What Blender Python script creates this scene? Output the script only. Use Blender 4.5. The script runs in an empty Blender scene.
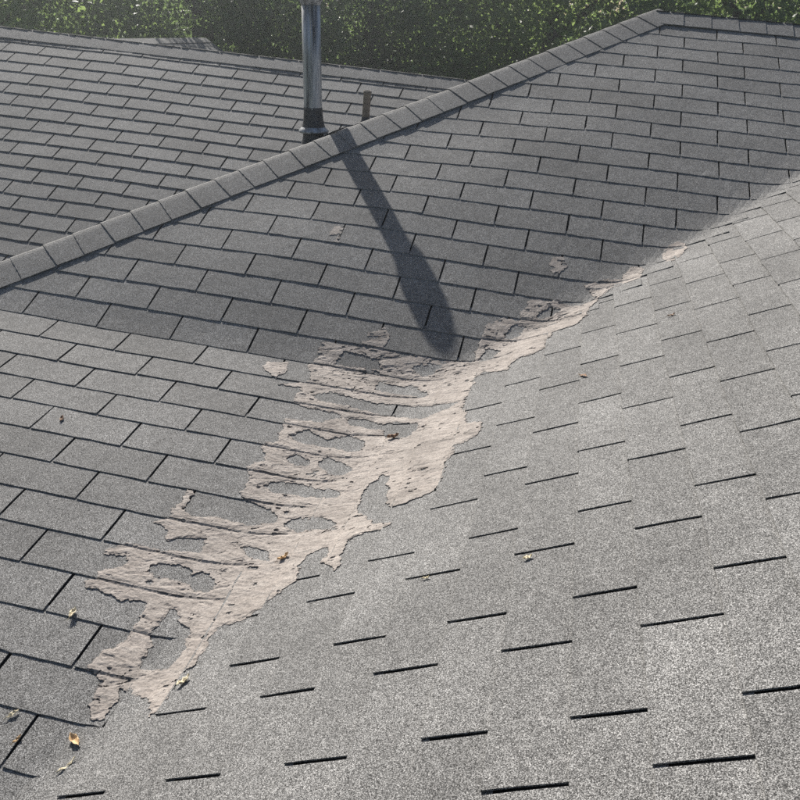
import bpy, math, random
import numpy as np
from mathutils import Vector, Matrix

HAZE = 0.0046
random.seed(7)
rng = np.random.default_rng(7)
scene = bpy.context.scene

# ------------------------------------------------------------------ camera
cam_d = bpy.data.cameras.new("Camera")
cam = bpy.data.objects.new("Camera", cam_d)
scene.collection.objects.link(cam)
CAM = Vector((-0.60529, -2.73391, 1.19072))
RIGHT = Vector((0.97216214, 0.2150211, 0.09309516))
DOWN = Vector((0.17272154, -0.38916124, -0.90483192))
FWD = Vector((-0.15832893, 0.89572287, -0.4154666))
m = Matrix.Identity(4)
for r in range(3):
    m[r][0] = RIGHT[r]; m[r][1] = -DOWN[r]; m[r][2] = -FWD[r]; m[r][3] = CAM[r]
cam.matrix_world = m
cam_d.sensor_width = 36.0
cam_d.lens = 36.0 * 844.83 / 800.0
cam_d.clip_start = 0.05
cam_d.clip_end = 3000.0
scene.camera = cam

# ------------------------------------------------------------------ light
SUN_EL = math.radians(33.0)
SUN_AZ = math.atan2(-0.587, 0.8096)            # towards the sun, measured from +Y to +X
sun_vec = Vector((math.sin(SUN_AZ) * math.cos(SUN_EL), math.cos(SUN_AZ) * math.cos(SUN_EL), math.sin(SUN_EL)))
sd = bpy.data.lights.new("Sun", 'SUN')
sd.energy = 5.0
sd.angle = math.radians(0.55)
sd.color = (1.0, 0.955, 0.89)
sun = bpy.data.objects.new("Sun", sd)
scene.collection.objects.link(sun)
sun.rotation_euler = (-sun_vec).to_track_quat('-Z', 'Y').to_euler()

world = bpy.data.worlds.new("World")
scene.world = world
world.use_nodes = True
wn = world.node_tree
wn.nodes.clear()
sky = wn.nodes.new('ShaderNodeTexSky')
sky.sky_type = 'NISHITA'
sky.sun_disc = False
sky.dust_density = 2.2
sky.sun_elevation = SUN_EL
sky.sun_rotation = SUN_AZ
bg = wn.nodes.new('ShaderNodeBackground')
bg.inputs['Strength'].default_value = 0.064
wo = wn.nodes.new('ShaderNodeOutputWorld')
wn.links.new(sky.outputs[0], bg.inputs['Color'])
wn.links.new(bg.outputs[0], wo.inputs['Surface'])

scene.view_settings.view_transform = 'Standard'
scene.view_settings.look = 'None'
scene.view_settings.gamma = 1.0
scene.view_settings.exposure = 0.58
scene.view_settings.use_curve_mapping = False
scene.cycles.use_denoising = False
scene.cycles.sample_clamp_indirect = 2.0
scene.cycles.sample_clamp_direct = 8.0
scene.cycles.max_bounces = 6
scene.cycles.diffuse_bounces = 3
scene.cycles.volume_bounces = 0

# ------------------------------------------------------------------ helpers
COL = scene.collection


def link_mesh(name, verts, faces, mat, parent=None, smooth=False, origin=None):
    me = bpy.data.meshes.new(name)
    v = np.asarray(verts, dtype=float)
    if origin is not None:
        v = v - np.asarray(origin)
    me.from_pydata([tuple(p) for p in v], [], [tuple(f) for f in faces])
    me.update()
    if smooth:
        me.polygons.foreach_set('use_smooth', [True] * len(me.polygons))
    me.materials.append(mat)
    o = bpy.data.objects.new(name, me)
    COL.objects.link(o)
    if origin is not None:
        o.location = origin
    if parent is not None:
        o.parent = parent
    return o


def thing(name, label, cat, loc=(0, 0, 0), group=None, kind=None):
    o = bpy.data.objects.new(name, None)
    o.empty_display_size = 0.1
    COL.objects.link(o)
    o.location = loc
    tag(o, label, cat, group, kind)
    return o


def tag(o, label, cat, group=None, kind=None):
    o['label'] = label
    o['category'] = cat
    if group:
        o['group'] = group
    if kind:
        o['kind'] = kind


def new_mat(name):
    mt = bpy.data.materials.new(name)
    mt.use_nodes = True
    nt = mt.node_tree
    for n in list(nt.nodes):
        nt.nodes.remove(n)
    out = nt.nodes.new('ShaderNodeOutputMaterial')
    b = nt.nodes.new('ShaderNodeBsdfPrincipled')
    nt.links.new(b.outputs[0], out.inputs['Surface'])
    return mt, nt, b


def nd(nt, t, **kw):
    n = nt.nodes.new(t)
    for k, v in kw.items():
        if k in n.inputs:
            n.inputs[k].default_value = v
        else:
            setattr(n, k, v)
    return n


def ramp(nt, stops, interp='LINEAR'):
    r = nt.nodes.new('ShaderNodeValToRGB')
    r.color_ramp.interpolation = interp
    el = r.color_ramp.elements
    while len(el) > 1:
        el.remove(el[-1])
    el[0].position = stops[0][0]
    el[0].color = (*stops[0][1], 1)
    for p, c in stops[1:]:
        e = el.new(p)
        e.color = (*c, 1)
    return r


def g(v):
    return (v, v, v)


# ------------------------------------------------------------------ materials
def shingle_material(name, tint, gain, spread):
    mt, nt, b = new_mat(name)
    L = nt.links.new
    geo = nd(nt, 'ShaderNodeNewGeometry')
    info = nd(nt, 'ShaderNodeObjectInfo')
    # mineral granules, about 2.5 mm and 1.4 mm across
    v1 = nd(nt, 'ShaderNodeTexVoronoi', Scale=820.0)
    L(geo.outputs['Position'], v1.inputs['Vector'])
    s1 = nd(nt, 'ShaderNodeSeparateColor')
    L(v1.outputs['Color'], s1.inputs[0])
    r1 = ramp(nt, [(0.0, g(.012)), (.25, g(.045)), (.50, g(.125)), (.75, g(.25)), (.92, g(.39)), (1.0, g(.52))])
    L(s1.outputs[0], r1.inputs[0])
    # fibre-scale clumping and broad weathering
    n1 = nd(nt, 'ShaderNodeTexNoise', Scale=42.0, Detail=3.0, Roughness=.6)
    L(geo.outputs['Position'], n1.inputs['Vector'])
    m1 = nd(nt, 'ShaderNodeMapRange')
    m1.inputs['From Min'].default_value = .3; m1.inputs['From Max'].default_value = .7
    m1.inputs['To Min'].default_value = .84; m1.inputs['To Max'].default_value = 1.14
    L(n1.outputs[0], m1.inputs['Value'])
    n2 = nd(nt, 'ShaderNodeTexNoise', Scale=2.6, Detail=4.0, Roughness=.62)
    L(geo.outputs['Position'], n2.inputs['Vector'])
    m2 = nd(nt, 'ShaderNodeMapRange')
    m2.inputs['From Min'].default_value = .3; m2.inputs['From Max'].default_value = .7
    m2.inputs['To Min'].default_value = .82; m2.inputs['To Max'].default_value = 1.15
    L(n2.outputs[0], m2.inputs['Value'])
    m3 = nd(nt, 'ShaderNodeMapRange')
    m3.inputs['To Min'].default_value = gain * (1 - spread); m3.inputs['To Max'].default_value = gain * (1 + spread)
    L(info.outputs['Random'], m3.inputs['Value'])
    a = nd(nt, 'ShaderNodeMath', operation='MULTIPLY'); L(m1.outputs[0], a.inputs[0]); L(m2.outputs[0], a.inputs[1])
    c = nd(nt, 'ShaderNodeMath', operation='MULTIPLY'); L(a.outputs[0], c.inputs[0]); L(m3.outputs[0], c.inputs[1])
    tn = nd(nt, 'ShaderNodeMix', data_type='RGBA', blend_type='MULTIPLY')
    tn.inputs[0].default_value = 1.0
    L(r1.outputs[0], tn.inputs[6]); tn.inputs[7].default_value = (*tint, 1)
    vm = nd(nt, 'ShaderNodeVectorMath', operation='SCALE')
    L(tn.outputs[2], vm.inputs[0]); L(c.outputs[0], vm.inputs['Scale'])
    L(vm.outputs[0], b.inputs['Base Color'])
    b.inputs['Roughness'].default_value = .86
    b.inputs['Specular IOR Level'].default_value = .35
    bp = nd(nt, 'ShaderNodeBump', Strength=.45, Distance=.0014)
    L(s1.outputs[1], bp.inputs['Height'])
    L(bp.outputs[0], b.inputs['Normal'])
    return mt


M_SH = shingle_material('weathered_grey_shingle', (1.0, .985, .955), 1.02, .11)
M_CAP = shingle_material('cap_shingle', (1.0, .985, .955), .98, .06)

# bare asphalt under the tabs and in the slots
M_DECK, nt, b = new_mat('bare_asphalt')
n = nd(nt, 'ShaderNodeTexNoise', Scale=160.0, Detail=3.0)
r = ramp(nt, [(.3, g(.010)), (.75, g(.032))])
nt.links.new(n.outputs[0], r.inputs[0]); nt.links.new(r.outputs[0], b.inputs['Base Color'])
b.inputs['Roughness'].default_value = .9
b.inputs['Specular IOR Level'].default_value = .15


def seal_material():
    mt, nt, b = new_mat('dried_beige_sealant')
    L = nt.links.new
    geo = nd(nt, 'ShaderNodeNewGeometry')
    mp = nd(nt, 'ShaderNodeMapping')
    mp.inputs['Scale'].default_value = (20.0, 52.0, 20.0)       # brushed along the courses
    L(geo.outputs['Position'], mp.inputs['Vector'])
    n1 = nd(nt, 'ShaderNodeTexNoise', Scale=1.0, Detail=5.0, Roughness=.65)
    L(mp.outputs[0], n1.inputs['Vector'])
    r1 = ramp(nt, [(.26, (.225, .195, .172)), (.5, (.325, .287, .256)), (.74, (.40, .360, .323))])
    L(n1.outputs[0], r1.inputs[0])
    n2 = nd(nt, 'ShaderNodeTexNoise', Scale=7.0, Detail=5.0, Roughness=.6)
    L(geo.outputs['Position'], n2.inputs['Vector'])
    r2 = ramp(nt, [(.33, g(.66)), (.47, g(.93)), (.65, g(1.06))])
    L(n2.outputs[0], r2.inputs[0])
    # small chips where the coat has come off
    n3 = nd(nt, 'ShaderNodeTexNoise', Scale=75.0, Detail=4.0, Roughness=.7)
    mp3 = nd(nt, 'ShaderNodeMapping'); mp3.inputs['Scale'].default_value = (.45, 1.5, 1.0)
    L(geo.outputs['Position'], mp3.inputs['Vector']); L(mp3.outputs[0], n3.inputs['Vector'])
    r3 = ramp(nt, [(.285, g(.16)), (.32, g(1.0))])
    L(n3.outputs[0], r3.inputs[0])
    v = nd(nt, 'ShaderNodeTexVoronoi', Scale=300.0)
    L(geo.outputs['Position'], v.inputs['Vector'])
    s = nd(nt, 'ShaderNodeSeparateColor'); L(v.outputs['Color'], s.inputs[0])
    r4 = ramp(nt, [(0, g(.72)), (.5, g(1.0)), (1, g(1.18))]); L(s.outputs[0], r4.inputs[0])
    cur = r1.outputs[0]
    for q in (r2, r3, r4):
        x = nd(nt, 'ShaderNodeMix', data_type='RGBA', blend_type='MULTIPLY'); x.inputs[0].default_value = 1
        L(cur, x.inputs[6]); L(q.outputs[0], x.inputs[7]); cur = x.outputs[2]
    L(cur, b.inputs['Base Color'])
    b.inputs['Roughness'].default_value = .78
    b.inputs['Specular IOR Level'].default_value = .3
    b1 = nd(nt, 'ShaderNodeBump', Strength=.35, Distance=.003); L(n1.outputs[0], b1.inputs['Height'])
    b2 = nd(nt, 'ShaderNodeBump', Strength=.45, Distance=.0012)
    L(s.outputs[1], b2.inputs['Height']); L(b1.outputs[0], b2.inputs['Normal'])
    L(b2.outputs[0], b.inputs['Normal'])
    return mt


M_SEAL = seal_material()


def metal_material():
    mt, nt, b = new_mat('weathered_galvanised_steel')
    L = nt.links.new
    geo = nd(nt, 'ShaderNodeTexCoord')
    mp = nd(nt, 'ShaderNodeMapping'); mp.inputs['Scale'].default_value = (40, 40, 3.0)
    L(geo.outputs['Object'], mp.inputs['Vector'])
    n1 = nd(nt, 'ShaderNodeTexNoise', Scale=1.0, Detail=5.0, Roughness=.65); L(mp.outputs[0], n1.inputs['Vector'])
    r = ramp(nt, [(.33, (.05, .053, .058)), (.47, (.22, .23, .245)), (.68, (.52, .535, .56))])
    L(n1.outputs[0], r.inputs[0]); L(r.outputs[0], b.inputs['Base Color'])
    b.inputs['Metallic'].default_value = .55
    r2 = ramp(nt, [(.3, g(.65)), (.7, g(.38))]); L(n1.outputs[0], r2.inputs[0]); L(r2.outputs[0], b.inputs['Roughness'])
    return mt


M_METAL = metal_material()


def plain(name, c0, c1, scale, rough=.8, metallic=0.0, spec=.3):
    mt, nt, b = new_mat(name)
    tc = nd(nt, 'ShaderNodeTexCoord')
    n = nd(nt, 'ShaderNodeTexNoise', Scale=scale, Detail=4.0, Roughness=.6)
    nt.links.new(tc.outputs['Object'], n.inputs['Vector'])
    r = ramp(nt, [(.3, c0), (.7, c1)])
    nt.links.new(n.outputs[0], r.inputs[0]); nt.links.new(r.outputs[0], b.inputs['Base Color'])
    b.inputs['Roughness'].default_value = rough
    b.inputs['Metallic'].default_value = metallic
    b.inputs['Specular IOR Level'].default_value = spec
    return mt


M_DARK = plain('tarred_flashing', (.02, .021, .024), (.07, .072, .08), 30, .6, .2)
M_RUST = plain('rusty_brown_pipe', (.11, .092, .075), (.23, .20, .17), 40, .85, .1)
M_LEAF_TAN = plain('dry_tan_leaf', (.42, .26, .12), (.72, .52, .30), 90, .7)
M_LEAF_PALE = plain('dry_pale_leaf', (.52, .44, .28), (.78, .70, .52), 90, .7)
M_LEAF_BROWN = plain('dry_brown_leaf', (.13, .075, .045), (.34, .21, .13), 90, .75)
M_BARK = plain('bark', (.035, .028, .02), (.10, .08, .06), 14, .95)
M_GRASS = plain('lawn_grass', (.035, .06, .018), (.07, .11, .035), 6, .95)


def foliage_material(name, ca, cb, tr):
    mt = bpy.data.materials.new(name); mt.use_nodes = True
    nt = mt.node_tree; nt.nodes.clear()
    L = nt.links.new
    out = nt.nodes.new('ShaderNodeOutputMaterial')
    geo = nd(nt, 'ShaderNodeNewGeometry')
    n = nd(nt, 'ShaderNodeTexNoise', Scale=1.6, Detail=4.0, Roughness=.7); L(geo.outputs['Position'], n.inputs['Vector'])
    r = ramp(nt, [(.3, ca), (.7, cb)]); L(n.outputs[0], r.inputs[0])
    p = nt.nodes.new('ShaderNodeBsdfPrincipled')
    p.inputs['Roughness'].default_value = .5
    p.inputs['Specular IOR Level'].default_value = .3
    L(r.outputs[0], p.inputs['Base Color'])
    t = nt.nodes.new('ShaderNodeBsdfTranslucent'); t.inputs['Color'].default_value = (*tr, 1)
    mx = nt.nodes.new('ShaderNodeMixShader'); mx.inputs[0].default_value = .42
    L(p.outputs[0], mx.inputs[1]); L(t.outputs[0], mx.inputs[2]); L(mx.outputs[0], out.inputs['Surface'])
    return mt


M_FOL = foliage_material('summer_leaf', (.055, .090, .030), (.105, .150, .055), (.38, .52, .16))
M_FOL2 = foliage_material('deep_green_leaf', (.040, .072, .030), (.080, .120, .050), (.27, .39, .13))

# ------------------------------------------------------------------ roof surfaces
TU, TL = 0.490722, 0.155480                  # steep upper and shallow lower pitch
PU, PL, PC, PA = math.atan(TU), math.atan(TL), 0.48507, 0.458648
GX, GY, G0 = 0.527035, 0.006265, 0.499538    # wing slope
TA = math.tan(PA)
HIP = 3.05
RY = 2.70                                    # ridge of the hip roof
AY = 3.555                                   # ridge of the rear roof


def sstep(t):
    t = np.clip(t, 0, 1)
    return t * t * (3 - 2 * t)


def smax(a, b_, k):
    h = np.maximum(k - np.abs(a - b_), 0) / k
    return np.maximum(a, b_) + h * h * k * .25


def undul(x, y):
    return .0022 * np.sin(3.1 * x + 1.7 * y) + .0016 * np.sin(5.3 * y - 2.2 * x + 1.0) + .0010 * np.sin(9.1 * x + 7.3 * y + .6)


def z_b(y):
    return smax(y * TU, y * TL, .008)


def z_c(x, y):
    return G0 + GX * x + GY * y


def surf(x, y):
    x = np.asarray(x, float); y = np.asarray(y, float)
    hump = .020 * np.sin(math.pi * np.clip(y / RY, 0, 1)) * sstep((x - (y - HIP) - .22) / .8)   # crown added to shade the slope darker low down, lighter higher up
    return smax(z_b(y) + hump, z_c(x, y), .028 + .062 * (1 - sstep((y + .02) / .30)) * sstep((y + 1.55) / .5)) + undul(x, y)


def surf_a(x, y):
    x = np.asarray(x, float); y = np.asarray(y, float)
    sag = -.012 * np.clip((x + 5.2) / 2.4, -1, 1) ** 2
    return .654758 + (y - 3.270155) * TA + undul(x * .8 + 2, y) * 1.3 - sag * 0


def surf_d(x, y):
    return TU * (np.asarray(x, float) + HIP) + 0 * np.asarray(y, float)


def surf_e(x, y):
    return TU * RY - (np.asarray(y, float) - RY) * TU + 0 * np.asarray(x, float)


def surf_a2(x, y):
    return (.654758 + (AY - 3.270155) * TA) - (np.asarray(y, float) - AY) * TA + 0 * np.asarray(x, float)


CRIDGE = 1.56


def surf_c2(x, y):
    return z_c(CRIDGE, np.asarray(y, float)) - (np.asarray(x, float) - CRIDGE) * GX


def x_valley(y):
    return (z_b(np.asarray(y, float)) - G0 - GY * y) / GX


def x_hip(y):
    return z_b(np.asarray(y, float)) / TU - HIP


def x_ad(y):
    return (.654758 + (np.asarray(y, float) - 3.270155) * TA) / TU - HIP


def pix(p):
    d = Vector(p) - CAM
    zz = d.dot(FWD)
    if zz < .05:
        return None
    return (400 + 844.83 * d.dot(RIGHT) / zz, 400 + 844.83 * d.dot(DOWN) / zz)


def in_view(p, mar=45):
    q = pix(p)
    return q is not None and -mar < q[0] < 800 + mar and -mar < q[1] < 800 + mar


H_BUTT, H_TOP = .0042, .0009


def tab_mesh(plan, zf, u0, u1, v0, v1, clampx=None, lift=None, lap=.022, nu=8, ex=1.0, feather=False):
    """One shingle tab as a solid: plan(u, v) -> x, y; v runs up the slope; returns verts, faces or None."""
    nv = 3
    us = np.linspace(u0, u1, nu + 1)
    vs = np.array([v0, v0 + (v1 - v0) * .45, v1, v1 + lap])
    hs = np.array([H_BUTT * ex, (H_BUTT * ex * .55 + H_TOP * .45), H_TOP, H_TOP * .4])
    UU, VV = np.meshgrid(us, vs)
    jit = rng.normal(0, .0008, UU.shape); jit[1:] = 0
    jit = jit + (np.arange(nv + 1)[:, None] == 0) * rng.normal(0, .0013)
    VV = VV + jit
    UU = UU + (rng.normal(0, .0005, UU.shape) * ((np.arange(nu + 1) == 0) | (np.arange(nu + 1) == nu))[None, :])
    X, Y = plan(UU, VV)
    if clampx is not None:
        lo, hi = clampx(X, Y)
        out = (X < lo) | (X > hi)
        if out.all():
            return None
        X = np.clip(X, lo, hi)
    Z0 = zf(X, Y)
    curl = rng.uniform(0, .0010) * (np.abs(np.linspace(-1, 1, nu + 1)) ** 4)[None, :] * np.array([1, .25, 0, 0])[:, None]
    off = hs[:, None] + curl + rng.normal(0, .00025, UU.shape)
    if lift is not None:
        off = off + lift(X, Y)
    if feather:
        off = np.where(out, .0010, off)
    ZT = Z0 + off
    ZB = Z0 + np.maximum(off - .0034, -.003)
    top = np.stack([X, Y, ZT], -1).reshape(-1, 3)
    bot = np.stack([X, Y, np.minimum(ZB, ZT - .0028)], -1).reshape(-1, 3)
    N = (nv + 1) * (nu + 1)
    V = np.vstack([top, bot])
    F = []
    w = nu + 1
    for j in range(nv):
        for i in range(nu):
            a, b_, c, d = j * w + i, j * w + i + 1, (j + 1) * w + i + 1, (j + 1) * w + i
            ar = np.linalg.norm(np.cross(top[b_] - top[a], top[d] - top[a])) + np.linalg.norm(np.cross(top[b_] - top[c], top[d] - top[c]))
            if ar < 2e-6:
                continue
            F.append((a, b_, c, d))
    if not F:
        return None
    for i in range(nu):
        F.append((N + i, N + i + 1, i + 1, i))
    for j in range(nv):
        F.append((j * w, (j + 1) * w, N + (j + 1) * w, N + j * w))
        F.append((N + j * w + nu, N + (j + 1) * w + nu, (j + 1) * w + nu, j * w + nu))
    return V, F


class Field:
    """Collects tabs: those in view become objects of their own, the rest one joined part."""

    def __init__(self, slope, flip=False):
        self.slope = slope; self.V = []; self.F = []; self.n = 0; self.flip = flip; self.count = 0

    def add(self, res, always_far=False):
        if res is None:
            return
        V, F = res
        if self.flip:
            F = [f[::-1] for f in F]
        c = V[:len(V) // 2].mean(0)
        if not always_far and in_view(c):
            link_mesh('shingle', V, F, M_SH, self.slope, origin=c)
            self.count += 1
        else:
            self.V.append(V); self.F += [tuple(i + self.n for i in f) for f in F]; self.n += len(V)

    def close(self):
        if self.V:
            o = link_mesh('shingle_field', np.vstack(self.V), self.F, M_SH, self.slope)
            o['kind'] = 'stuff'


def deck(name, xs, ys, zf, keep, parent, drop=.004):
    """The bare deck below the tabs, a slab 20 mm thick."""
    xs = np.asarray(xs); ys = np.asarray(ys)
    X, Y = np.meshgrid(xs, ys)
    lo, hi = keep(X, Y)
    inside = (X > lo - (xs[1] - xs[0])) & (X < hi + (xs[1] - xs[0]))
    X = np.clip(X, lo, hi)
    Z = zf(X, Y) - drop
    w = len(xs); N = X.size
    V = np.vstack([np.stack([X, Y, Z], -1).reshape(-1, 3), np.stack([X, Y, Z - .02], -1).reshape(-1, 3)])
    F = []
    for j in range(len(ys) - 1):
        for i in range(w - 1):
            q = (j * w + i, j * w + i + 1, (j + 1) * w + i + 1, (j + 1) * w + i)
            if not (inside[j, i] or inside[j, i + 1] or inside[j + 1, i] or inside[j + 1, i + 1]):
                continue
            p = V[list(q)]
            if np.linalg.norm(np.cross(p[1] - p[0], p[3] - p[0])) + np.linalg.norm(np.cross(p[1] - p[2], p[3] - p[2])) < 1e-6:
                continue
            F.append(q); F.append(tuple(N + k for k in q[::-1]))
    return link_mesh(name, V, F, M_DECK, parent)

# ------------------------------------------------------------------ ground
gx = np.linspace(-1, 1, 41)
gxx, gyy = np.meshgrid(np.sign(gx) * np.abs(gx) ** 2.2 * 1500, np.sign(gx) * np.abs(gx) ** 2.2 * 1500)
gz = -4.2 + .12 * np.sin(gxx * .11) * np.cos(gyy * .09)
GV = np.stack([gxx, gyy, gz], -1).reshape(-1, 3)
GF = [(j * 41 + i, j * 41 + i + 1, (j + 1) * 41 + i + 1, (j + 1) * 41 + i) for j in range(40) for i in range(40)]
ground = link_mesh('ground', GV, GF, M_GRASS, smooth=True)
ground['kind'] = 'structure'

# ------------------------------------------------------------------ hip roof (upper slope), low roof, wing roof, rear roof
TAB = .3048
SLOT = .0074
EUP, ELO, ECW, EAR = .130632 * math.cos(PU), .130177 * math.cos(PL), .125797, .130015 * math.cos(PA)

hip_roof = thing('hip_roof', 'grey shingled hip roof slope with the long vent pipe shadow across it', 'roof', kind='thing')
low_roof = thing('low_slope_roof', 'flatter grey shingled roof in the lower left, below the bend under the hip roof', 'roof', kind='thing')
wing_roof = thing('wing_roof', 'sunlit pale grey wing roof on the right with short dark slots', 'roof', kind='thing')
rear_roof = thing('rear_roof', 'rear grey shingled roof with its own ridge, behind the vent pipe', 'roof', kind='thing')

xs_b = np.linspace(-4.2, 2.0, 84)
slope_hip = deck('slope', xs_b, np.linspace(0, RY, 40), surf, lambda X, Y: (x_hip(Y), x_valley(Y)), hip_roof)
slope_low = deck('slope', xs_b, np.linspace(-3.3, 0, 40), surf, lambda X, Y: (x_hip(Y), x_valley(Y)), low_roof)
slope_wing = deck('slope', np.linspace(-1.9, CRIDGE, 60), np.linspace(-3.6, RY - .02, 80), surf,
                  lambda X, Y: (x_valley(Y), CRIDGE + 0 * Y), wing_roof)
slope_rear = deck('slope', np.linspace(-8.5, -1.0, 50), np.linspace(-.6, AY, 40), surf_a, lambda X, Y: (-8.5 + 0 * X, x_ad(Y)), rear_roof)


def plan_xy(u, v):
    return u, v


# reach of the woven courses across the valley on to the wing, course by course
reach = {}


def course_reach(j, y):
    if j not in reach:
        up = float(sstep((y - .05) / .35))
        reach[j] = .008 * (1 - up) + up * (.07 + .13 * rng.random())
    return reach[j]


def lift_b(X, Y):
    return (.0034 * sstep((X - x_valley(Y) + .10) / .10) * sstep((Y - .02) / .2)
            - .0020 * sstep((X - x_valley(Y) + .05) / .05) * sstep((-.05 - Y) / .1))


fh, fl = Field(slope_hip), Field(slope_low)
PATCH_JIT = {}
for j in range(-1, 46):
    if j <= 21:
        y0, y1 = (21 - j) * EUP, (22 - j) * EUP
    elif j == 22:
        y0, y1 = -ELO, 0.0
    else:
        y0, y1 = -(j - 21) * ELO, -(j - 22) * ELO
    y1 = min(y1, RY - .01)
    par = 0.0 if j % 2 == 0 else -.13 * (1 if j < 14 else 0)
    ex = (.82 if j <= 21 else .98) + .16 * rng.random()
    fld = fh if j <= 21 else fl
    rch = course_reach(j, (y0 + y1) / 2)
    ym = (y0 + y1) / 2
    xend = float(x_valley(ym)) + rch
    xlow = float(x_valley(y0)) + rch
    cuts = [(i + par) * TAB / 2 + rng.normal(0, .0022) for i in range(-32, 18) if (i - j) % 2 == 0]
    if 25 <= j <= 32:                         # no cut-outs close to the valley under the sealant
        cuts = [c for c in cuts if c < float(x_valley(ym)) - .17 or c > xend]
    for xa, xb in zip(cuts[:-1], cuts[1:]):
        u0, u1 = xa + SLOT / 2, xb - SLOT / 2
        cl = (lambda X, Y: (x_hip(Y) + .012, np.full_like(X, xend))) if y0 > .1 else (lambda X, Y: (x_hip(Y) + .012, x_valley(Y) + rch))
        fld.add(tab_mesh(plan_xy, surf, u0, u1, y0, y1, cl, lift_b, lap=.02 if j >= 0 else 0.0,
                         nu=12 if u1 > float(x_valley(y0)) - .25 else 6, ex=ex))
fh.close(); fl.close()

# wing roof tabs
YC = 0.011887
C0 = np.array((-0.475128, -1.71936))
CU = np.array((-math.sin(YC), math.cos(YC)))
CV = np.array((math.cos(YC), math.sin(YC))) * math.cos(PC)


def plan_c(u, v):
    return C0[0] + u * CU[0] + v * CV[0], C0[1] + u * CU[1] + v * CV[1]


def lift_c(X, Y):
    return -.0012 * (1 - sstep((X - x_valley(Y) + .03) / .06)) * sstep((.12 - Y) / .1)


fw = Field(slope_wing, flip=True)
for k in range(-13, 19):
    v0, v1 = k * ECW, (k + 1) * ECW
    if k % 2:
        v0 -= .004
    else:
        v1 -= .004
    v0 += rng.normal(0, .0012)
    ex = 1.35 + .25 * rng.random()
    cuts = [(i + (.23 if k % 2 else 0)) * TAB / 2 + rng.normal(0, .0025) for i in range(-14, 34) if (i - k) % 2 == 0]
    for ua, ub in zip(cuts[:-1], cuts[1:]):
        fw.add(tab_mesh(plan_c, surf, ua + SLOT * .57, ub - SLOT * .57, v0, v1,
                        lambda X, Y: (x_valley(Y) + np.where(Y > .1, .0, -.03), np.full_like(X, CRIDGE) - .01), lift_c, lap=.02,
                        nu=10, ex=ex, feather=True))
fw.close()

# rear roof tabs
OA = [0, -.6025, .0078, .4378, .03, .4632, 1.0623, 1.4453, 1.0418, 1.4433, 2.0303, 2.4343]
fr = Field(slope_rear)
for r in range(-2, 32):
    y0 = 3.270155 - r * EAR
    y1 = min(y0 + EAR, AY - .005)
    if y1 <= y0:
        continue
    o = OA[r] if 0 <= r < 12 else ((.42 * r) % 1.0 if r >= 12 else .5)
    ex = 1.4 + .3 * rng.random()
    cuts = [-4.628449 + (i + o % 1.0) * TAB + rng.normal(0, .003) for i in range(-14, 17)]
    for xa, xb in zip(cuts[:-1], cuts[1:]):
        fr.add(tab_mesh(plan_xy, surf_a, xa + SLOT * .7, xb - SLOT * .7, y0, y1,
                        lambda X, Y: (-8.5 + 0 * X, x_ad(Y) + .06), None, lap=.02, nu=4, ex=ex))
fr.close()


# slopes turned away from the camera
def back_slope(parent, zf, along_x, lines, keep, xr, yr, flip, name='back_slope'):
    dk = deck(name, np.linspace(xr[0], xr[1], 50), np.linspace(yr[0], yr[1], 40), zf, keep, parent)
    f = Field(dk, flip=flip)
    for n_, (v0, v1) in enumerate(lines):
        span = xr if along_x else yr
        a = span[0] - TAB + (n_ % 2) * TAB / 2
        while a < span[1]:
            pl = (lambda u, v: (u, v)) if along_x else (lambda u, v: (v, u))
            f.add(tab_mesh(pl, zf, a + SLOT / 2, a + TAB - SLOT / 2, v0, v1, keep, None, nu=3, lap=(.02 if v1 > v0 else -.02)), always_far=True)
            a += TAB
    f.close()
    return dk


Ecx = .1306 * math.cos(PU)
back_slope(hip_roof, surf_d, False, [(-.35 - (n_ + 1) * Ecx, -.35 - n_ * Ecx) for n_ in range(38)],
           lambda X, Y: (x_ad(np.minimum(Y, AY)), np.where(Y < RY, x_hip(Y), 2 * RY - Y - HIP)), (-5.6, -.33), (-2.4, AY), True, 'hip_end')
back_slope(hip_roof, surf_e, True, [(RY + (n_ + 1) * Ecx, RY + n_ * Ecx) for n_ in range(20)],
           lambda X, Y: (2 * RY - Y - HIP, 3.0 + 0 * X), (-3.0, 3.0), (RY, RY + 2.4), True)
back_slope(rear_roof, surf_a2, True, [(AY + (n_ + 1) * EAR, AY + n_ * EAR) for n_ in range(18)],
           lambda X, Y: (-8.5 + 0 * X, -1.42 - (Y - AY)), (-8.5, -1.42), (AY, AY + 2.2), True)
back_slope(wing_roof, surf_c2, False, [(CRIDGE + (n_ + 1) * .111, CRIDGE + n_ * .111) for n_ in range(18)],
           lambda X, Y: (CRIDGE + 0 * X, 3.6 + 0 * X), (CRIDGE, 3.6), (-3.6, RY + 1.5), False)


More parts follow.
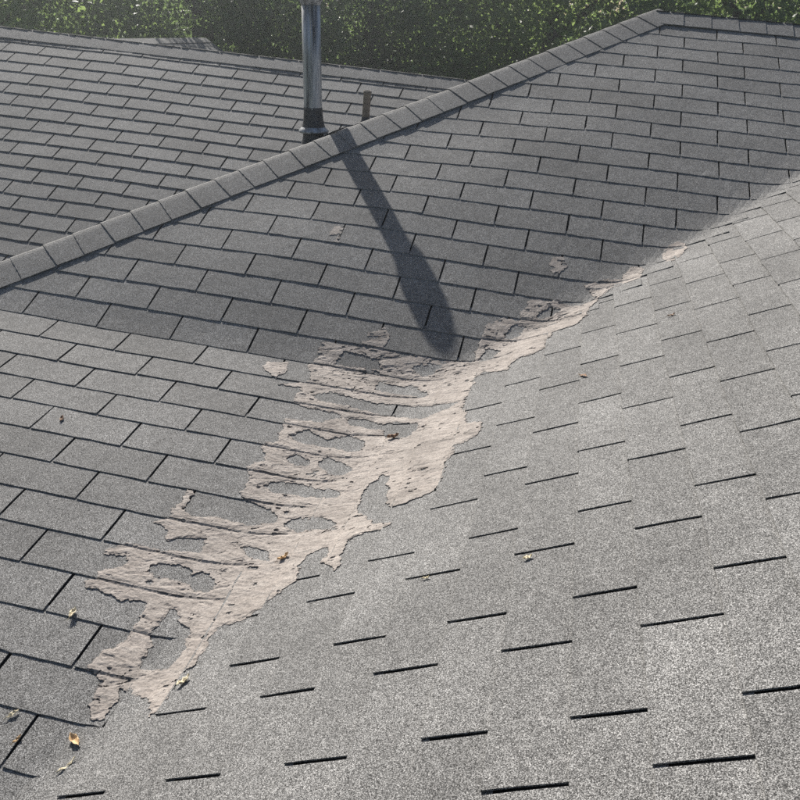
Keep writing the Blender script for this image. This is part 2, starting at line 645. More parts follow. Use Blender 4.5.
# ------------------------------------------------------------------ cap shingles along hips and ridges
def cap_run(name, parent, P0, P1, nA, nB, step, half=.15, length=.17, lift=.0078, jitter=.003, kick=.0042):
    """Bent cap pieces from P0 (low) to P1 (high); nA, nB are the normals of the two slopes."""
    P0, P1 = Vector(P0), Vector(P1)
    h = (P1 - P0).normalized()
    nA, nB = Vector(nA).normalized(), Vector(nB).normalized()
    wA, wB = h.cross(nA), h.cross(nB)
    up = (nA + nB).normalized()
    if wA.dot(nB) > 0:
        wA = -wA
    if wB.dot(nA) > 0:
        wB = -wB
    prof = []
    K = 10
    for k in range(-K, K + 1):
        s = half * k / K
        q = (wA * s if s >= 0 else wB * (-s))
        nrm = (nA if s > 0 else nB) if abs(k) > 1 else (nA * (1 + k) + nB * (1 - k)).normalized()
        bend = .0025 * math.exp(-(k / .8) ** 2)
        prof.append((q, nrm, bend))
    holder = bpy.data.objects.new(name, None); COL.objects.link(holder); holder.parent = parent
    holder.empty_display_size = .05
    meshes = []
    for var in range(5):
        V = []; F = []
        m_ = 2 * K + 1
        skew = rng.normal(0, .004)
        for lay in range(2):
            for (t, e) in ((0.0, kick), (length * .5, kick * .48), (length, -.0006)):
                for kk, (q, nrm, bend) in enumerate(prof):
                    tt = t + (skew * (kk - K) / K + rng.normal(0, .0007) if t == 0 else 0)
                    o_ = lift + e + (-.0040 if lay else 0) - .002 * (abs(kk - K) / K) ** 2
                    p = h * tt + q * 1.0 + nrm * o_ - up * bend
                    V.append(tuple(p))
        N = 3 * m_
        for j in range(2):
            for k in range(m_ - 1):
                a = (j * m_ + k, j * m_ + k + 1, (j + 1) * m_ + k + 1, (j + 1) * m_ + k)
                F.append(a); F.append(tuple(N + i for i in a[::-1]))
        for k in range(m_ - 1):
            F.append((N + k, N + k + 1, k + 1, k))
        for j in range(2):
            F.append((j * m_, (j + 1) * m_, N + (j + 1) * m_, N + j * m_))
            F.append((N + j * m_ + m_ - 1, N + (j + 1) * m_ + m_ - 1, (j + 1) * m_ + m_ - 1, j * m_ + m_ - 1))
        me = bpy.data.meshes.new('cap_shingle')
        me.from_pydata(V, [], F); me.update(); me.materials.append(M_CAP)
        import bmesh
        bm = bmesh.new(); bm.from_mesh(me); bmesh.ops.recalc_face_normals(bm, faces=bm.faces); bm.to_mesh(me); bm.free()
        meshes.append(me)
    n_ = int((P1 - P0).length / step)
    for k in range(n_ + 1):
        o = bpy.data.objects.new('cap_shingle', meshes[rng.integers(5)])
        COL.objects.link(o); o.parent = holder
        d = k * step + rng.normal(0, jitter)
        o.location = P0 + h * d + up * rng.normal(0, .0003)
    return holder


N_B = (0, -TU, 1); N_D = (-TU, 0, 1); N_E = (0, TU, 1); N_A = (0, -TA, 1); N_A2 = (0, TA, 1); N_L = (0, -TL, 1)
cap_run('hip_cap', hip_roof, (-.10 - HIP, -.10, -.10 * TU), (RY - .06 - HIP, RY - .06, (RY - .06) * TU), N_B, N_D, .131)
ylo = -2.6
cap_run('hip_cap', low_roof, (float(x_hip(ylo)), ylo, float(z_b(ylo))), (float(x_hip(-.12)), -.12, float(z_b(-.12))), N_L, N_D, .131)
cap_run('ridge_cap', hip_roof, (CRIDGE, RY, RY * TU + .004), (RY - HIP + .07, RY, RY * TU + .004), N_B, N_E, .145, kick=.0026)
za = .654758 + (AY - 3.270155) * TA
cap_run('ridge_cap', rear_roof, (-8.3, AY, za + .004), (-1.5, AY, za + .004), N_A, N_A2, .132, kick=.003)

# ------------------------------------------------------------------ far roof beyond the rear ridge
far_roof = thing('gable_roof', 'pale grey sliver of another roof showing above the rear ridge', 'roof', (-5.3, 5.8, 0), kind='thing')


def far_piece(name, sx):
    w_, nx_ = 1.7, 13
    f_dk = []
    V = []; F = []
    for k in range(nx_):                      # stepped courses down the slope
        xa, xb = w_ * k / nx_, w_ * (k + 1) / nx_ + .02
        za_, zb_ = .68 - xa * TU + .001, .68 - xb * TU + .003
        n_ = len(V)
        for (xx, zz) in ((xa, za_), (xb, zb_), (xb, zb_ - .012), (xa, za_ - .012)):
            for yy in (-2.0, 1.88):
                V.append((sx * xx, yy, zz))
        for q in ((0, 2, 3, 1), (2, 4, 5, 3), (4, 6, 7, 5), (6, 0, 1, 7), (0, 6, 4, 2), (1, 3, 5, 7)):
            F.append(tuple(n_ + i for i in (q if sx > 0 else q[::-1])))
    return link_mesh(name, V, F, M_SH, far_roof)


far_piece('slope', 1); far_piece('slope', -1)
fc = [(-.09, -2.0, .645), (0, -2.0, .69), (.09, -2.0, .645), (-.09, 1.88, .645), (0, 1.88, .69), (.09, 1.88, .645)]
link_mesh('ridge_cap', fc, [(0, 1, 4, 3), (1, 2, 5, 4), (0, 2, 1), (3, 4, 5), (0, 3, 5, 2)], M_CAP, far_roof)

# ------------------------------------------------------------------ vent pipe and stub
def lathe(prof, seg=40, wob=0.0):
    V = []; F = []
    for r_, z_ in prof:
        for s in range(seg):
            a = 2 * math.pi * s / seg
            rr = r_ * (1 + wob * math.sin(3 * a + 9 * z_))
            V.append((rr * math.cos(a), rr * math.sin(a), z_))
    for j in range(len(prof) - 1):
        for s in range(seg):
            F.append((j * seg + s, j * seg + (s + 1) % seg, (j + 1) * seg + (s + 1) % seg, (j + 1) * seg + s))
    return V, F


VX, VY = -1.985, 1.68
VZ = TU * (VX + HIP)
vent = thing('vent_pipe', 'weathered galvanised metal vent pipe rising behind the hip ridge', 'vent pipe', (VX, VY, VZ))
V, F = lathe([(.047, -.03), (.0472, .12), (.047, .4), (.0468, .69), (.043, .69), (.043, .3)])
pipe = link_mesh('pipe', V, F, M_METAL, vent, smooth=True)
sv = []
for z_ in (.17, .67):
    for a, rr in ((-1.42, .0470), (-1.40, .0500), (-1.33, .0505), (-1.29, .0470)):
        sv.append((rr * math.cos(a), rr * math.sin(a), z_))
link_mesh('lock_seam', sv, [(i, i + 1, 5 + i, 4 + i) for i in range(3)], M_METAL, pipe)
V, F = lathe([(.0478, .180), (.0492, .155), (.0515, .125), (.0555, .100), (.061, .083)], wob=.012)
link_mesh('tarred_sleeve', V, F, M_DARK, vent, smooth=True)
V, F = lathe([(.0575, .087), (.066, .078), (.0775, .067), (.079, .059), (.0755, .055), (.060, .067)], wob=.02)
link_mesh('storm_collar', V, F, M_METAL, vent, smooth=True)
V, F = lathe([(.050, .10), (.052, .08), (.053, .06), (.056, .03), (.066, .0)])
link_mesh('boot', V, F, M_DARK, vent, smooth=True)
fv = []
for sx, sy in ((-1, -1), (1, -1), (1, 1), (-1, 1)):
    fv.append((sx * .15, sy * .15, sx * .15 * TU + .009))
fv += [(x_, y_, z_ - .004) for x_, y_, z_ in fv]
link_mesh('flashing_plate', fv, [(0, 1, 2, 3), (7, 6, 5, 4), (0, 4, 5, 1), (1, 5, 6, 2), (2, 6, 7, 3), (3, 7, 4, 0)], M_DARK, vent)
V, F = lathe([(.0475, .660), (.054, .675), (.0750, .698), (.0760, .706), (.0760, .729), (.072, .735), (.03, .739), (.001, .740)])
link_mesh('rain_cap', V, F, M_METAL, vent, smooth=True)
vent.rotation_euler = (0, math.radians(-4.3), 0)

SX, SY = -1.795, 2.0
SZ = TU * (SX + HIP)
stub = thing('stub_pipe', 'short rusty brown stub pipe standing behind the hip ridge', 'vent pipe', (SX, SY, SZ))
V, F = lathe([(.0205, -.02), (.0205, .155), (.0225, .157), (.0225, .170), (.019, .172), (.0175, .168), (.0175, .05)], 24)
link_mesh('pipe', V, F, M_RUST, stub, smooth=True)
V, F = lathe([(.0215, .035), (.024, .02), (.04, .0)], 24)
link_mesh('boot', V, F, M_DARK, stub, smooth=True)

# ------------------------------------------------------------------ sealant coat smeared in the valley
def vnoise(x, y, seed):
    """value noise on numpy arrays"""
    xi = np.floor(x).astype(int); yi = np.floor(y).astype(int)
    fx = x - xi; fy = y - yi
    fx = fx * fx * (3 - 2 * fx); fy = fy * fy * (3 - 2 * fy)

    def hsh(a, b_):
        n_ = (a * 374761393 + b_ * 668265263 + seed * 974634) & 0x7fffffff
        n_ = ((n_ ^ (n_ >> 13)) * 1274126177) & 0x7fffffff
        return ((n_ ^ (n_ >> 16)) & 0xffff) / 65535.0
    return (hsh(xi, yi) * (1 - fx) + hsh(xi + 1, yi) * fx) * (1 - fy) + (hsh(xi, yi + 1) * (1 - fx) + hsh(xi + 1, yi + 1) * fx) * fy


def fbm(x, y, seed, octv=4):
    s = 0; a = .5
    for k in range(octv):
        s = s + a * (vnoise(x * 2 ** k, y * 2 ** k, seed + k) - .5) * 2
        a *= .55
    return s


def poly_sdf(P, X, Y):
    """signed distance, positive inside"""
    P = np.array(P); d = np.full(X.shape, 1e9); ins = np.zeros(X.shape, bool)
    for k in range(len(P)):
        ax, ay = P[k]; bx, by = P[(k + 1) % len(P)]
        ex, ey = bx - ax, by - ay
        t = np.clip(((X - ax) * ex + (Y - ay) * ey) / (ex * ex + ey * ey + 1e-12), 0, 1)
        d = np.minimum(d, (X - ax - t * ex) ** 2 + (Y - ay - t * ey) ** 2)
        c = ((ay > Y) != (by > Y))
        with np.errstate(divide='ignore', invalid='ignore'):
            xi = ax + (Y - ay) / (by - ay if by != ay else 1e-9) * ex
        ins ^= c & (X < xi)
    d = np.sqrt(d)
    return np.where(ins, d, -d)


def relief(X, Y):
    """top of the tabs above surf(): the saw-tooth of the courses, blended across the valley"""
    up = Y >= 0
    fb = np.where(up, (Y / EUP) % 1.0, (Y / ELO) % 1.0)
    hb = H_BUTT * 1.12 + (H_TOP - H_BUTT * 1.12) * np.clip(fb, 0, 1) + lift_b(X, Y)
    vv = ((X - C0[0]) * CV[0] + (Y - C0[1]) * CV[1]) / (CV @ CV)
    fc = (vv / ECW) % 1.0
    hc = H_BUTT * 1.47 + (H_TOP - H_BUTT * 1.47) * fc + lift_c(X, Y)
    t = sstep((X - x_valley(Y) + .06 - np.where(Y > .1, .12, 0.0)) / .09)
    return np.maximum(hb * (1 - t) + np.maximum(hc, .001) * t, np.minimum(hb, hc) + .0012 * t * (1 - t) * 4)


def seal_mesh(name, outer, holes, step, edge, seed, thick):
    P = np.array(outer)
    x0, y0 = P.min(0) - .02; x1, y1 = P.max(0) + .02
    xs = np.arange(x0, x1, step); ys = np.arange(y0, y1, step)
    X, Y = np.meshgrid(xs, ys)
    # ragged edges: warp the outline, then break it up
    wx = X + edge * 1.3 * fbm(X * 24, Y * 36, seed) + edge * .75 * fbm(X * 105, Y * 120, seed + 9)
    wy = Y + edge * .8 * fbm(X * 22, Y * 26, seed + 21) + edge * .75 * fbm(X * 105, Y * 120, seed + 31)
    d = poly_sdf(outer, wx, wy)
    for h in holes:
        d = np.minimum(d, -poly_sdf(h, wx, wy))
    # flaking specks, and the thin upper wash that lets the shingle through
    fl = fbm(X * 34, Y * 70, seed + 50)
    wash = sstep((Y - .02) / .12) * sstep((x_valley(Y) - .07 - X) / .08)
    d = np.minimum(d, np.where(fl > .46 - .28 * wash, .004 - (fl - (.46 - .28 * wash)) * .05, 1))
    # cracks: along the butts and slots underneath, and wandering ones across the coat
    Ec = np.where(Y >= 0, EUP, ELO)
    fb = (Y / Ec + .5) % 1.0 - .5
    onb = 1 - sstep((X - x_valley(Y) + .02) / .10)
    n_c = fbm(X * 14, Y * 14, seed + 110)
    cb = np.abs(fb * Ec + .003 * fbm(X * 30, Y * 30, seed + 120)) - (.0011 + .0022 * np.clip(n_c + .18, 0, 1)) * onb
    d = np.minimum(d, np.where(n_c > -.28, cb, 1))
    wv = fbm(X * 7 + 3, (Y - .35 * X) * 26, seed + 130)
    wm = fbm(X * 5, Y * 9, seed + 140)
    d = np.minimum(d, np.where(wm > -.05, np.abs(wv - .1) * .032 - .0016 * np.clip(wm * 3, 0, 1), 1))
    gy_, gx_ = np.gradient(d, step)
    gn = np.sqrt(gx_ ** 2 + gy_ ** 2) + 1e-6
    inside = d > 0
    cell = (inside[:-1, :-1].astype(int) + inside[1:, :-1] + inside[:-1, 1:] + inside[1:, 1:]) >= 2
    mv = np.where(inside, 0, np.clip(-d, 0, step * 1.2)) / gn
    Xm = X + gx_ / gn * mv * gn; Ym = Y + gy_ / gn * mv * gn
    e = sstep(np.maximum(d, 0) / .009)
    tk = thick * (.45 + .55 * e) + .0016 * fbm(X * 22, Y * 60, seed + 70) * e + .0009 * fbm(X * 120, Y * 160, seed + 80)
    # brushed ridges along the valley bed
    tk = tk + .0011 * e * fbm(X * 16, (Y + .3 * X) * 130, seed + 90, 3)
    tk = tk + .0022 * np.exp(-np.maximum(d, 0) / .004) * np.clip(fbm(X * 20, Y * 20, seed + 97) + .35, 0, 1)   # lifted lips
    tk = tk * (1 - .6 * wash)
    RL = relief(Xm, Ym)
    for _ in range(2):                        # the coat bridges the steps
        RL[1:-1] = np.maximum(RL[1:-1], (RL[:-2] + RL[1:-1] + RL[2:]) / 3)
    Z = surf(Xm, Ym) + RL + np.maximum(tk, .0008)
    Zl = Z - np.maximum(tk, .0008) - .004
    w = len(xs)
    idx = -np.ones(X.size, int)
    jj, ii = np.nonzero(cell)
    quads = np.stack([jj * w + ii, jj * w + ii + 1, (jj + 1) * w + ii + 1, (jj + 1) * w + ii], -1)
    used = np.unique(quads)
    idx[used] = np.arange(len(used))
    top = np.stack([Xm.ravel()[used], Ym.ravel()[used], Z.ravel()[used]], -1)
    bot = np.stack([Xm.ravel()[used], Ym.ravel()[used], Zl.ravel()[used]], -1)
    q = idx[quads]
    # rim: edges that belong to one quad only
    E_ = np.concatenate([q[:, [0, 1]], q[:, [1, 2]], q[:, [2, 3]], q[:, [3, 0]]])
    key = np.sort(E_, 1); kk = key[:, 0] * (len(used) + 1) + key[:, 1]
    _, inv, cnt = np.unique(kk, return_inverse=True, return_counts=True)
    rim = E_[cnt[inv] == 1]
    N = len(used)
    rv = np.unique(rim); ridx = -np.ones(N, int); ridx[rv] = N + np.arange(len(rv))
    V = np.vstack([top, bot[rv]])
    rf = np.stack([rim[:, 1], rim[:, 0], ridx[rim[:, 0]], ridx[rim[:, 1]]], -1)
    FF = np.vstack([q, rf])
    me = bpy.data.meshes.new(name)
    me.from_pydata(V.tolist(), [], FF.tolist()); me.update()
    me.materials.append(M_SEAL)
    o = bpy.data.objects.new(name, me); COL.objects.link(o)
    return o


SEAL_MAIN = [(-1.404,-1.537),(-1.437,-1.478),(-1.454,-1.424),(-1.490,-1.409),(-1.481,-1.369),(-1.465,-1.347),(-1.452,-1.316),(-1.447,-1.267),(-1.451,-1.205),(-1.470,-1.194),(-1.527,-1.210),(-1.572,-1.195),(-1.618,-1.192),(-1.634,-1.176),(-1.614,-1.159),(-1.621,-1.143),(-1.603,-1.120),(-1.564,-1.104),(-1.564,-1.076),(-1.580,-1.060),(-1.606,-1.068),(-1.641,-1.074),(-1.652,-1.062),(-1.624,-1.044),(-1.606,-1.029),(-1.550,-1.020),(-1.493,-1.019),(-1.442,-1.011),(-1.405,-1.000),(-1.401,-0.972),(-1.417,-0.948),(-1.467,-0.959),(-1.500,-0.981),(-1.509,-0.980),(-1.512,-0.956),(-1.549,-0.930),(-1.572,-0.924),(-1.546,-0.887),(-1.545,-0.864),(-1.548,-0.807),(-1.538,-0.776),(-1.525,-0.777),(-1.521,-0.826),(-1.522,-0.862),(-1.483,-0.878),(-1.379,-0.862),(-1.320,-0.876),(-1.285,-0.861),(-1.248,-0.843),(-1.254,-0.821),(-1.306,-0.784),(-1.355,-0.775),(-1.388,-0.767),(-1.393,-0.736),(-1.397,-0.716),(-1.395,-0.675),(-1.429,-0.645),(-1.402,-0.607),(-1.381,-0.595),(-1.391,-0.557),(-1.408,-0.543),(-1.413,-0.504),(-1.385,-0.507),(-1.388,-0.412),(-1.401,-0.364),(-1.346,-0.355),(-1.284,-0.344),(-1.222,-0.300),(-1.245,-0.271),(-1.332,-0.281),(-1.418,-0.259),(-1.414,-0.212),(-1.397,-0.184),(-1.411,-0.165),(-1.491,-0.165),(-1.444,-0.142),(-1.392,-0.111),(-1.439,-0.015),(-1.405,0.030),(-1.424,0.063),(-1.413,0.099),(-1.391,0.103),(-1.277,0.108),(-1.264,0.167),(-1.216,0.216),(-1.175,0.166),(-1.190,0.112),(-1.051,0.113),(-0.943,0.113),(-0.852,0.107),(-0.852,0.195),(-0.839,0.303),(-0.786,0.348),(-0.725,0.346),(-0.718,0.397),(-0.699,0.452),(-0.586,0.470),(-0.538,0.441),(-0.492,0.448),(-0.449,0.479),(-0.508,0.567),(-0.422,0.598),(-0.364,0.599),(-0.336,0.691),(-0.290,0.679),(-0.301,0.570),(-0.406,0.544),(-0.440,0.483),(-0.474,0.400),(-0.489,0.294),(-0.521,0.242),(-0.595,0.229),(-0.612,0.090),(-0.649,0.050),(-0.697,0.044),(-0.730,-0.042),(-0.801,0.012),(-0.822,-0.035),(-0.830,-0.139),(-0.836,-0.210),(-0.834,-0.244),(-0.805,-0.411),(-0.751,-0.449),(-0.753,-0.523),(-0.795,-0.562),(-0.814,-0.563),(-0.822,-0.647),(-0.816,-0.739),(-0.824,-0.817),(-0.884,-0.846),(-0.928,-0.858),(-0.965,-0.764),(-0.981,-0.669),(-1.000,-0.637),(-1.027,-0.678),(-1.040,-0.739),(-1.026,-0.825),(-0.990,-0.894),(-0.938,-0.928),(-0.911,-0.948),(-0.923,-0.959),(-0.985,-0.964),(-1.016,-0.992),(-1.004,-1.086),(-1.003,-1.124),(-1.051,-1.067),(-1.048,-1.035),(-1.068,-0.988),(-1.106,-1.013),(-1.108,-1.067),(-1.098,-1.133),(-1.123,-1.135),(-1.141,-1.188),(-1.172,-1.236),(-1.247,-1.265),(-1.243,-1.333),(-1.246,-1.387),(-1.257,-1.421),(-1.249,-1.481),(-1.258,-1.514),(-1.277,-1.542),(-1.290,-1.504),(-1.307,-1.478),(-1.343,-1.461),(-1.378,-1.441),(-1.392,-1.442),(-1.382,-1.478),(-1.390,-1.520)]
SEAL_HOLES = [[(-1.395,-1.206),(-1.375,-1.196),(-1.354,-1.231),(-1.311,-1.259),(-1.306,-1.299),(-1.300,-1.367),(-1.301,-1.386),(-1.336,-1.388),(-1.370,-1.384),(-1.379,-1.368),(-1.380,-1.321),(-1.394,-1.286),(-1.396,-1.243)],
  [(-1.500,-1.100),(-1.501,-1.082),(-1.485,-1.066),(-1.442,-1.057),(-1.406,-1.065),(-1.389,-1.080),(-1.370,-1.064),(-1.326,-1.084),(-1.313,-1.120),(-1.323,-1.136),(-1.362,-1.139),(-1.392,-1.117),(-1.425,-1.111),(-1.459,-1.117),(-1.488,-1.111)],
  [(-1.346,-0.700),(-1.326,-0.670),(-1.244,-0.661),(-1.177,-0.680),(-1.112,-0.697),(-1.109,-0.731),(-1.161,-0.731),(-1.262,-0.719),(-1.314,-0.722)],
  [(-1.221,-0.846),(-1.189,-0.823),(-1.129,-0.834),(-1.071,-0.878),(-1.081,-0.899),(-1.165,-0.894),(-1.209,-0.869)],
  [(-1.317,-0.958),(-1.268,-0.958),(-1.208,-0.988),(-1.209,-1.021),(-1.270,-1.004)],
  [(-1.343,-0.449),(-1.318,-0.396),(-1.243,-0.429),(-1.170,-0.387),(-1.111,-0.423),(-1.108,-0.482),(-1.208,-0.469),(-1.315,-0.479)],
  [(-1.329,-0.563),(-1.298,-0.527),(-1.256,-0.541),(-1.249,-0.581),(-1.301,-0.586)],
  [(-1.226,-0.544),(-1.204,-0.518),(-1.125,-0.545),(-1.111,-0.597),(-1.138,-0.617),(-1.207,-0.583)],
  [(-1.359,-0.201),(-1.305,-0.157),(-1.194,-0.179),(-1.072,-0.178),(-0.966,-0.200),(-0.845,-0.212),(-0.883,-0.250),(-0.964,-0.295),(-1.052,-0.265),(-1.217,-0.225),(-1.326,-0.235)],
  [(-1.211,-0.303),(-1.151,-0.286),(-1.079,-0.317),(-1.053,-0.305),(-0.961,-0.324),(-0.964,-0.376),(-0.976,-0.414),(-1.008,-0.417),(-1.051,-0.408),(-1.073,-0.355),(-1.136,-0.343),(-1.197,-0.328)],
  [(-1.166,-0.105),(-1.163,-0.041),(-1.070,-0.052),(-1.041,-0.033),(-0.973,-0.113),(-0.985,-0.127),(-1.090,-0.115)],
  [(-1.345,0.009),(-1.333,0.078),(-1.199,0.064),(-1.173,0.024),(-1.281,0.009)],
  [(-1.059,0.070),(-0.976,0.081),(-0.974,0.038),(-1.025,0.024),(-1.060,0.047)],
  [(-0.766,0.275),(-0.736,0.324),(-0.701,0.315),(-0.716,0.262),(-0.748,0.232)],
  [(-0.832,0.118),(-0.814,0.189),(-0.769,0.171),(-0.789,0.113)],
  [(-0.680,0.375),(-0.627,0.431),(-0.573,0.425),(-0.610,0.382),(-0.655,0.358)]]
SEAL_SMALL = [[(-1.570,0.629),(-1.564,0.678),(-1.528,0.689),(-1.521,0.639),(-1.515,0.593),(-1.541,0.582)],
  [(-0.652,0.643),(-0.646,0.686),(-0.602,0.693),(-0.588,0.645),(-0.610,0.597),(-0.639,0.602)],
  [(-0.221,0.764),(-0.194,0.819),(-0.163,0.855),(-0.130,0.839),(-0.134,0.747),(-0.173,0.676),(-0.207,0.679)],
  [(-1.592,-0.065),(-1.577,-0.034),(-1.540,-0.033),(-1.505,-0.012),(-1.493,-0.089),(-1.518,-0.132),(-1.550,-0.108)]]


seal = seal_mesh('roof_sealant', SEAL_MAIN, SEAL_HOLES, .0026, .012, 3, .0036)
tag(seal, 'long ragged beige sealant coat smeared along the valley between the two roofs', 'sealant')
SL = ['small beige sealant dab on a slot beside the vent pipe shadow',
      'pale round sealant smear on the dark slope, away from the valley',
      'small beige sealant dab high in the valley, uppermost of all',
      'beige sealant dab on a slot just above left of the big coat']
for k, (pl, lb) in enumerate(zip(SEAL_SMALL, SL)):
    o = seal_mesh('roof_sealant', pl, [], .003, .009, 40 + 7 * k, .0026)
    tag(o, lb, 'sealant', 'small sealant dabs')

# ------------------------------------------------------------------ dead leaves and chips lying on the roof
def leaf(x, y, length, width, rot, mat, label, curl=.3, name='dead_leaf', dz=.012, tilt=0.0):
    nu_, nv_ = 11, 6
    length *= .85
    V = []; F = []
    for lay in range(2):
        for i in range(nu_):
            t = i / (nu_ - 1)
            hw = width * .5 * (math.sin(math.pi * min(t * .92 + .05, 1)) ** .75) * (1 + .12 * math.sin(11 * t + x * 50))
            for j in range(nv_):
                s = (j / (nv_ - 1) - .5) * 2
                px = (t - .5) * length
                py = s * hw
                pz = curl * (abs(s) ** 1.6) * hw + .18 * length * curl * (2 * t - 1) ** 2 + .0016 * math.sin(17 * t + 3 * s + x * 40) + .05 * length * math.sin(7 * t + y * 30) + tilt * px
                V.append((px, py, pz - lay * .0006))
    N = nu_ * nv_
    for i in range(nu_ - 1):
        for j in range(nv_ - 1):
            a = (i * nv_ + j, (i + 1) * nv_ + j, (i + 1) * nv_ + j + 1, i * nv_ + j + 1)
            F.append(a); F.append(tuple(N + k for k in a[::-1]))
    for i in range(nu_ - 1):
        F.append((i * nv_, N + i * nv_, N + (i + 1) * nv_, (i + 1) * nv_))
        F.append((i * nv_ + nv_ - 1, (i + 1) * nv_ + nv_ - 1, N + (i + 1) * nv_ + nv_ - 1, N + i * nv_ + nv_ - 1))
    root = thing(name, label, 'leaf', group='dead leaves on the roof')
    bl = link_mesh('blade', V, F, mat, root, smooth=True)
    # stalk
    sv = []; sf = []
    for k in range(4):
        t = k / 3
        for a in range(4):
            an = a * math.pi / 2
            sv.append((-length * .5 - t * length * .25, .0007 * math.cos(an) + .002 * t * t, .0007 * math.sin(an) + .18 * length * curl * (1 - t) + tilt * (-length * .5)))
    for k in range(3):
        for a in range(4):
            sf.append((k * 4 + a, k * 4 + (a + 1) % 4, (k + 1) * 4 + (a + 1) % 4, (k + 1) * 4 + a))
    link_mesh('stalk', sv, sf, mat, root)
    e = .004
    zx = float(surf(x + e, y) - surf(x - e, y)) / (2 * e); zy = float(surf(x, y + e) - surf(x, y - e)) / (2 * e)
    n_ = Vector((-zx, -zy, 1)).normalized()
    root.rotation_mode = 'QUATERNION'
    root.rotation_quaternion = Vector((0, 0, 1)).rotation_difference(n_) @ Matrix.Rotation(rot, 3, 'Z').to_quaternion()
    root.location = (x, y, float(surf(x, y)) + float(relief(np.array(x), np.array(y))) + dz - .008)
    return root


R_ = math.radians
leaf(-1.605, -1.280, .038, .013, R_(95), M_LEAF_PALE, 'pale curled leaf lying across a shingle butt left of the sealant legs', .8)
leaf(-1.414, -1.587, .046, .017, R_(-35), M_LEAF_TAN, 'bright tan curled leaf at the foot of the valley, largest leaf there', .8)
leaf(-1.576, -1.560, .032, .009, R_(60), M_LEAF_PALE, 'small pale leaf by the bottom left corner, just under a shingle butt', .5)
leaf(-1.531, -1.612, .026, .007, R_(75), M_LEAF_TAN, 'thin tan leaf lying on a slot by the bottom left corner', .4)
leaf(-1.395, -1.648, .050, .007, R_(62), M_LEAF_PALE, 'long thin straw coloured leaf below the bright tan leaf', .3)
leaf(-1.170, -1.010, .040, .012, R_(50), M_LEAF_TAN, 'tan leaf stuck in the middle of the big sealant coat', .9, dz=.0125)
leaf(-1.024, -.413, .046, .018, R_(25), M_LEAF_BROWN, 'reddish brown curled leaf in the bend of the sealant coat', .9, dz=.0125)
leaf(-.569, -1.251, .024, .010, R_(20), M_LEAF_PALE, 'small yellowish leaf below a slot on the wing roof', .5)
leaf(-.773, -1.244, .020, .006, R_(10), M_LEAF_PALE, 'tiny pale leaf caught on a wing roof slot near the sealant', .5)
leaf(-2.072, -.573, .034, .012, R_(110), M_LEAF_BROWN, 'dull brown leaf scrap high on the flatter roof', .3)
leaf(-.231, .014, .030, .008, R_(15), M_LEAF_BROWN, 'tiny dark scrap on the sunlit wing roof, far up', .4)
leaf(-.484, -.305, .045, .010, R_(-50), M_LEAF_BROWN, 'greyish brown twig-like scrap on the wing roof beside the sealant bend', .3)
leaf(-1.239, -1.444, .040, .014, R_(58), M_LEAF_PALE, 'pale peeled chip casting a dark shadow beside the right sealant leg', .7)  # a peeled chip, built with the curled leaf shape

# ------------------------------------------------------------------ trees behind the house
def tube(pts, radii, seg=8):
    V = []; F = []
    for k, (p, r_) in enumerate(zip(pts, radii)):
        d = (pts[min(k + 1, len(pts) - 1)] - pts[max(k - 1, 0)]).normalized()
        a_ = d.orthogonal().normalized(); b_ = d.cross(a_)
        for s in range(seg):
            an = 2 * math.pi * s / seg
            V.append(tuple(p + (a_ * math.cos(an) + b_ * math.sin(an)) * r_))
    for k in range(len(pts) - 1):
        for s in range(seg):
            F.append((k * seg + s, k * seg + (s + 1) % seg, (k + 1) * seg + (s + 1) % seg, (k + 1) * seg + s))
    return V, F


def leaf_cloud(centers, radii, per, size, rg):
    """folded leaf quads scattered in clumps"""
    n_ = len(centers) * per
    c = np.repeat(centers, per, 0); rr = np.repeat(radii, per)[:, None]
    off = rg.normal(0, 1, (n_, 3)); off *= (rg.random((n_, 1)) ** .45) / np.linalg.norm(off, axis=1, keepdims=True)
    p = c + off * rr * np.array([1, 1, .72])
    d = rg.normal(0, 1, (n_, 3)); d[:, 2] -= .55; d /= np.linalg.norm(d, axis=1, keepdims=True)
    up = rg.normal(0, .75, (n_, 3)); up[:, 2] += 1.0
    s = np.cross(d, up); s /= np.linalg.norm(s, axis=1, keepdims=True) + 1e-9
    nn = np.cross(s, d)
    L_ = size * (.65 + .7 * rg.random((n_, 1))); W_ = L_ * (.30 + .12 * rg.random((n_, 1)))
    a = p; b_ = p + d * L_ * .45 + s * W_ + nn * W_ * .25; cc = p + d * L_; dd = p + d * L_ * .45 - s * W_ + nn * W_ * .25
    V = np.stack([a, b_, cc, dd], 1).reshape(-1, 3)
    return V


def cloud_obj(name, V, mat, parent=None):
    me = bpy.data.meshes.new(name)
    nq = len(V) // 4
    me.vertices.add(len(V)); me.vertices.foreach_set('co', V.astype(np.float32).ravel())
    fi = np.arange(nq)[:, None] * 4
    tri = np.concatenate([fi + [0, 1, 2], fi + [0, 2, 3]], 1).reshape(-1)
    me.loops.add(len(tri)); me.loops.foreach_set('vertex_index', tri.astype(np.int32))
    me.polygons.add(nq * 2); me.polygons.foreach_set('loop_start', (np.arange(nq * 2) * 3).astype(np.int32))
    me.update(calc_edges=True)
    me.materials.append(mat)
    o = bpy.data.objects.new(name, me); COL.objects.link(o)
    if parent:
        o.parent = parent
    return o


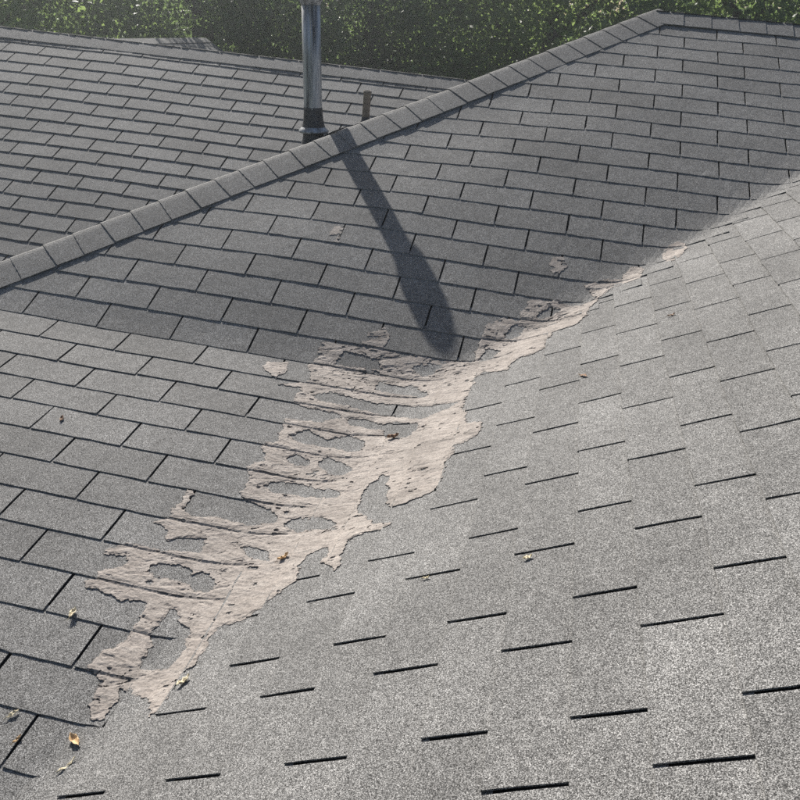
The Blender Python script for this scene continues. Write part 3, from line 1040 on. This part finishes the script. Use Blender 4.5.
def tree(x, y, label, seed, height, rx, mat, nclump, per, lsize):
    rg = np.random.default_rng(seed)
    base = -4.25
    t = thing('broadleaf_tree', label, 'tree', (x, y, base), 'trees behind the house')
    pts = [Vector((.12 * math.sin(k * .9 + seed), .12 * math.cos(k * 1.1 + seed), k * height * .8 / 6)) for k in range(7)]
    V, F = tube(pts, [.22, .18, .16, .13, .10, .07, .03], 10)
    trunk = link_mesh('trunk', V, F, M_BARK, t, smooth=True)
    cents = []; rads = []
    for k in range(11):
        h_ = height * (.22 + .055 * k)
        an = k * 2.4 + seed
        ln = rx * (.95 - .045 * k) * (.7 + .3 * rg.random())
        p0 = Vector((0, 0, h_)); p3 = Vector((math.cos(an) * ln, math.sin(an) * ln, h_ + ln * .45))
        pm = p0.lerp(p3, .5) + Vector((rg.normal(0, .15), rg.normal(0, .15), .2))
        V, F = tube([p0, pm, p3], [.07, .045, .015], 6)
        link_mesh('limb', V, F, M_BARK, trunk, smooth=True)
    for k in range(nclump):
        u_ = rg.normal(0, 1, 3); u_ /= np.linalg.norm(u_)
        q = rg.random() ** .40
        zc = height * .56 + u_[2] * q * height * .44
        pr = 1.0 - .35 * max(0, u_[2])
        cents.append((u_[0] * q * rx * pr, u_[1] * q * rx * pr, zc)); rads.append(.30 + .50 * rg.random())
    cloud_obj('crown', leaf_cloud(np.array(cents), np.array(rads), per, lsize, rg), mat, t)
    return t


tree(-9.2, 8.6, 'broad leafy tree beyond the top left corner, flecked with the most sunlight', 11, 8.2, 2.7, M_FOL, 230, 180, .085)
tree(-6.6, 10.4, 'leafy tree above the pale sliver of far roof', 12, 8.6, 2.6, M_FOL2, 230, 180, .085)
tree(-3.9, 10.6, 'leafy tree directly behind the vent pipe', 13, 8.4, 2.5, M_FOL2, 230, 180, .085)
tree(-1.3, 11.2, 'leafy tree rising over the upper half of the hip cap', 14, 8.8, 2.6, M_FOL, 230, 180, .085)
tree(1.4, 11.0, 'leafy tree behind the peak where hip and ridge meet', 15, 8.6, 2.6, M_FOL2, 230, 180, .085)
tree(4.2, 11.4, 'leafy tree behind the right end of the top ridge', 16, 8.4, 2.6, M_FOL, 230, 180, .085)

rgw = np.random.default_rng(5)
wc = []; wr = []
for k in range(1900):
    x_ = -22 + 38 * rgw.random(); y_ = 14 + 6 * rgw.random()
    wc.append((x_, y_, -4.0 + 7.4 * rgw.random() * (.85 + .15 * math.sin(x_ * .9)))); wr.append(.6 + .5 * rgw.random())
woods = cloud_obj('woods', leaf_cloud(np.array(wc), np.array(wr), 90, .16, rgw), M_FOL2)
tag(woods, 'dark mass of woodland closing the view behind the trees', 'woods', kind='stuff')

# ------------------------------------------------------------------ added haze box, standing in for veiling lens glare
hb_ = (-26.0, -9.0, -5.4), (20.0, 24.0, 6.2)
hv = [(hb_[i][0], hb_[j][1], hb_[k][2]) for i in (0, 1) for j in (0, 1) for k in (0, 1)]
hf = [(0, 1, 3, 2), (4, 6, 7, 5), (0, 4, 5, 1), (2, 3, 7, 6), (0, 2, 6, 4), (1, 5, 7, 3)]
M_HAZE = bpy.data.materials.new('glare_haze'); M_HAZE.use_nodes = True
hn = M_HAZE.node_tree; hn.nodes.clear()
ho = hn.nodes.new('ShaderNodeOutputMaterial'); pv = hn.nodes.new('ShaderNodeVolumePrincipled')
pv.inputs['Color'].default_value = (.88, .94, 1.0, 1)
pv.inputs['Density'].default_value = HAZE
pv.inputs['Anisotropy'].default_value = .74
hn.links.new(pv.outputs[0], ho.inputs['Volume'])
haze = link_mesh('haze', hv, hf, M_HAZE)
tag(haze, 'thin bright haze added for the veil of lens glare', 'haze', kind='stuff')
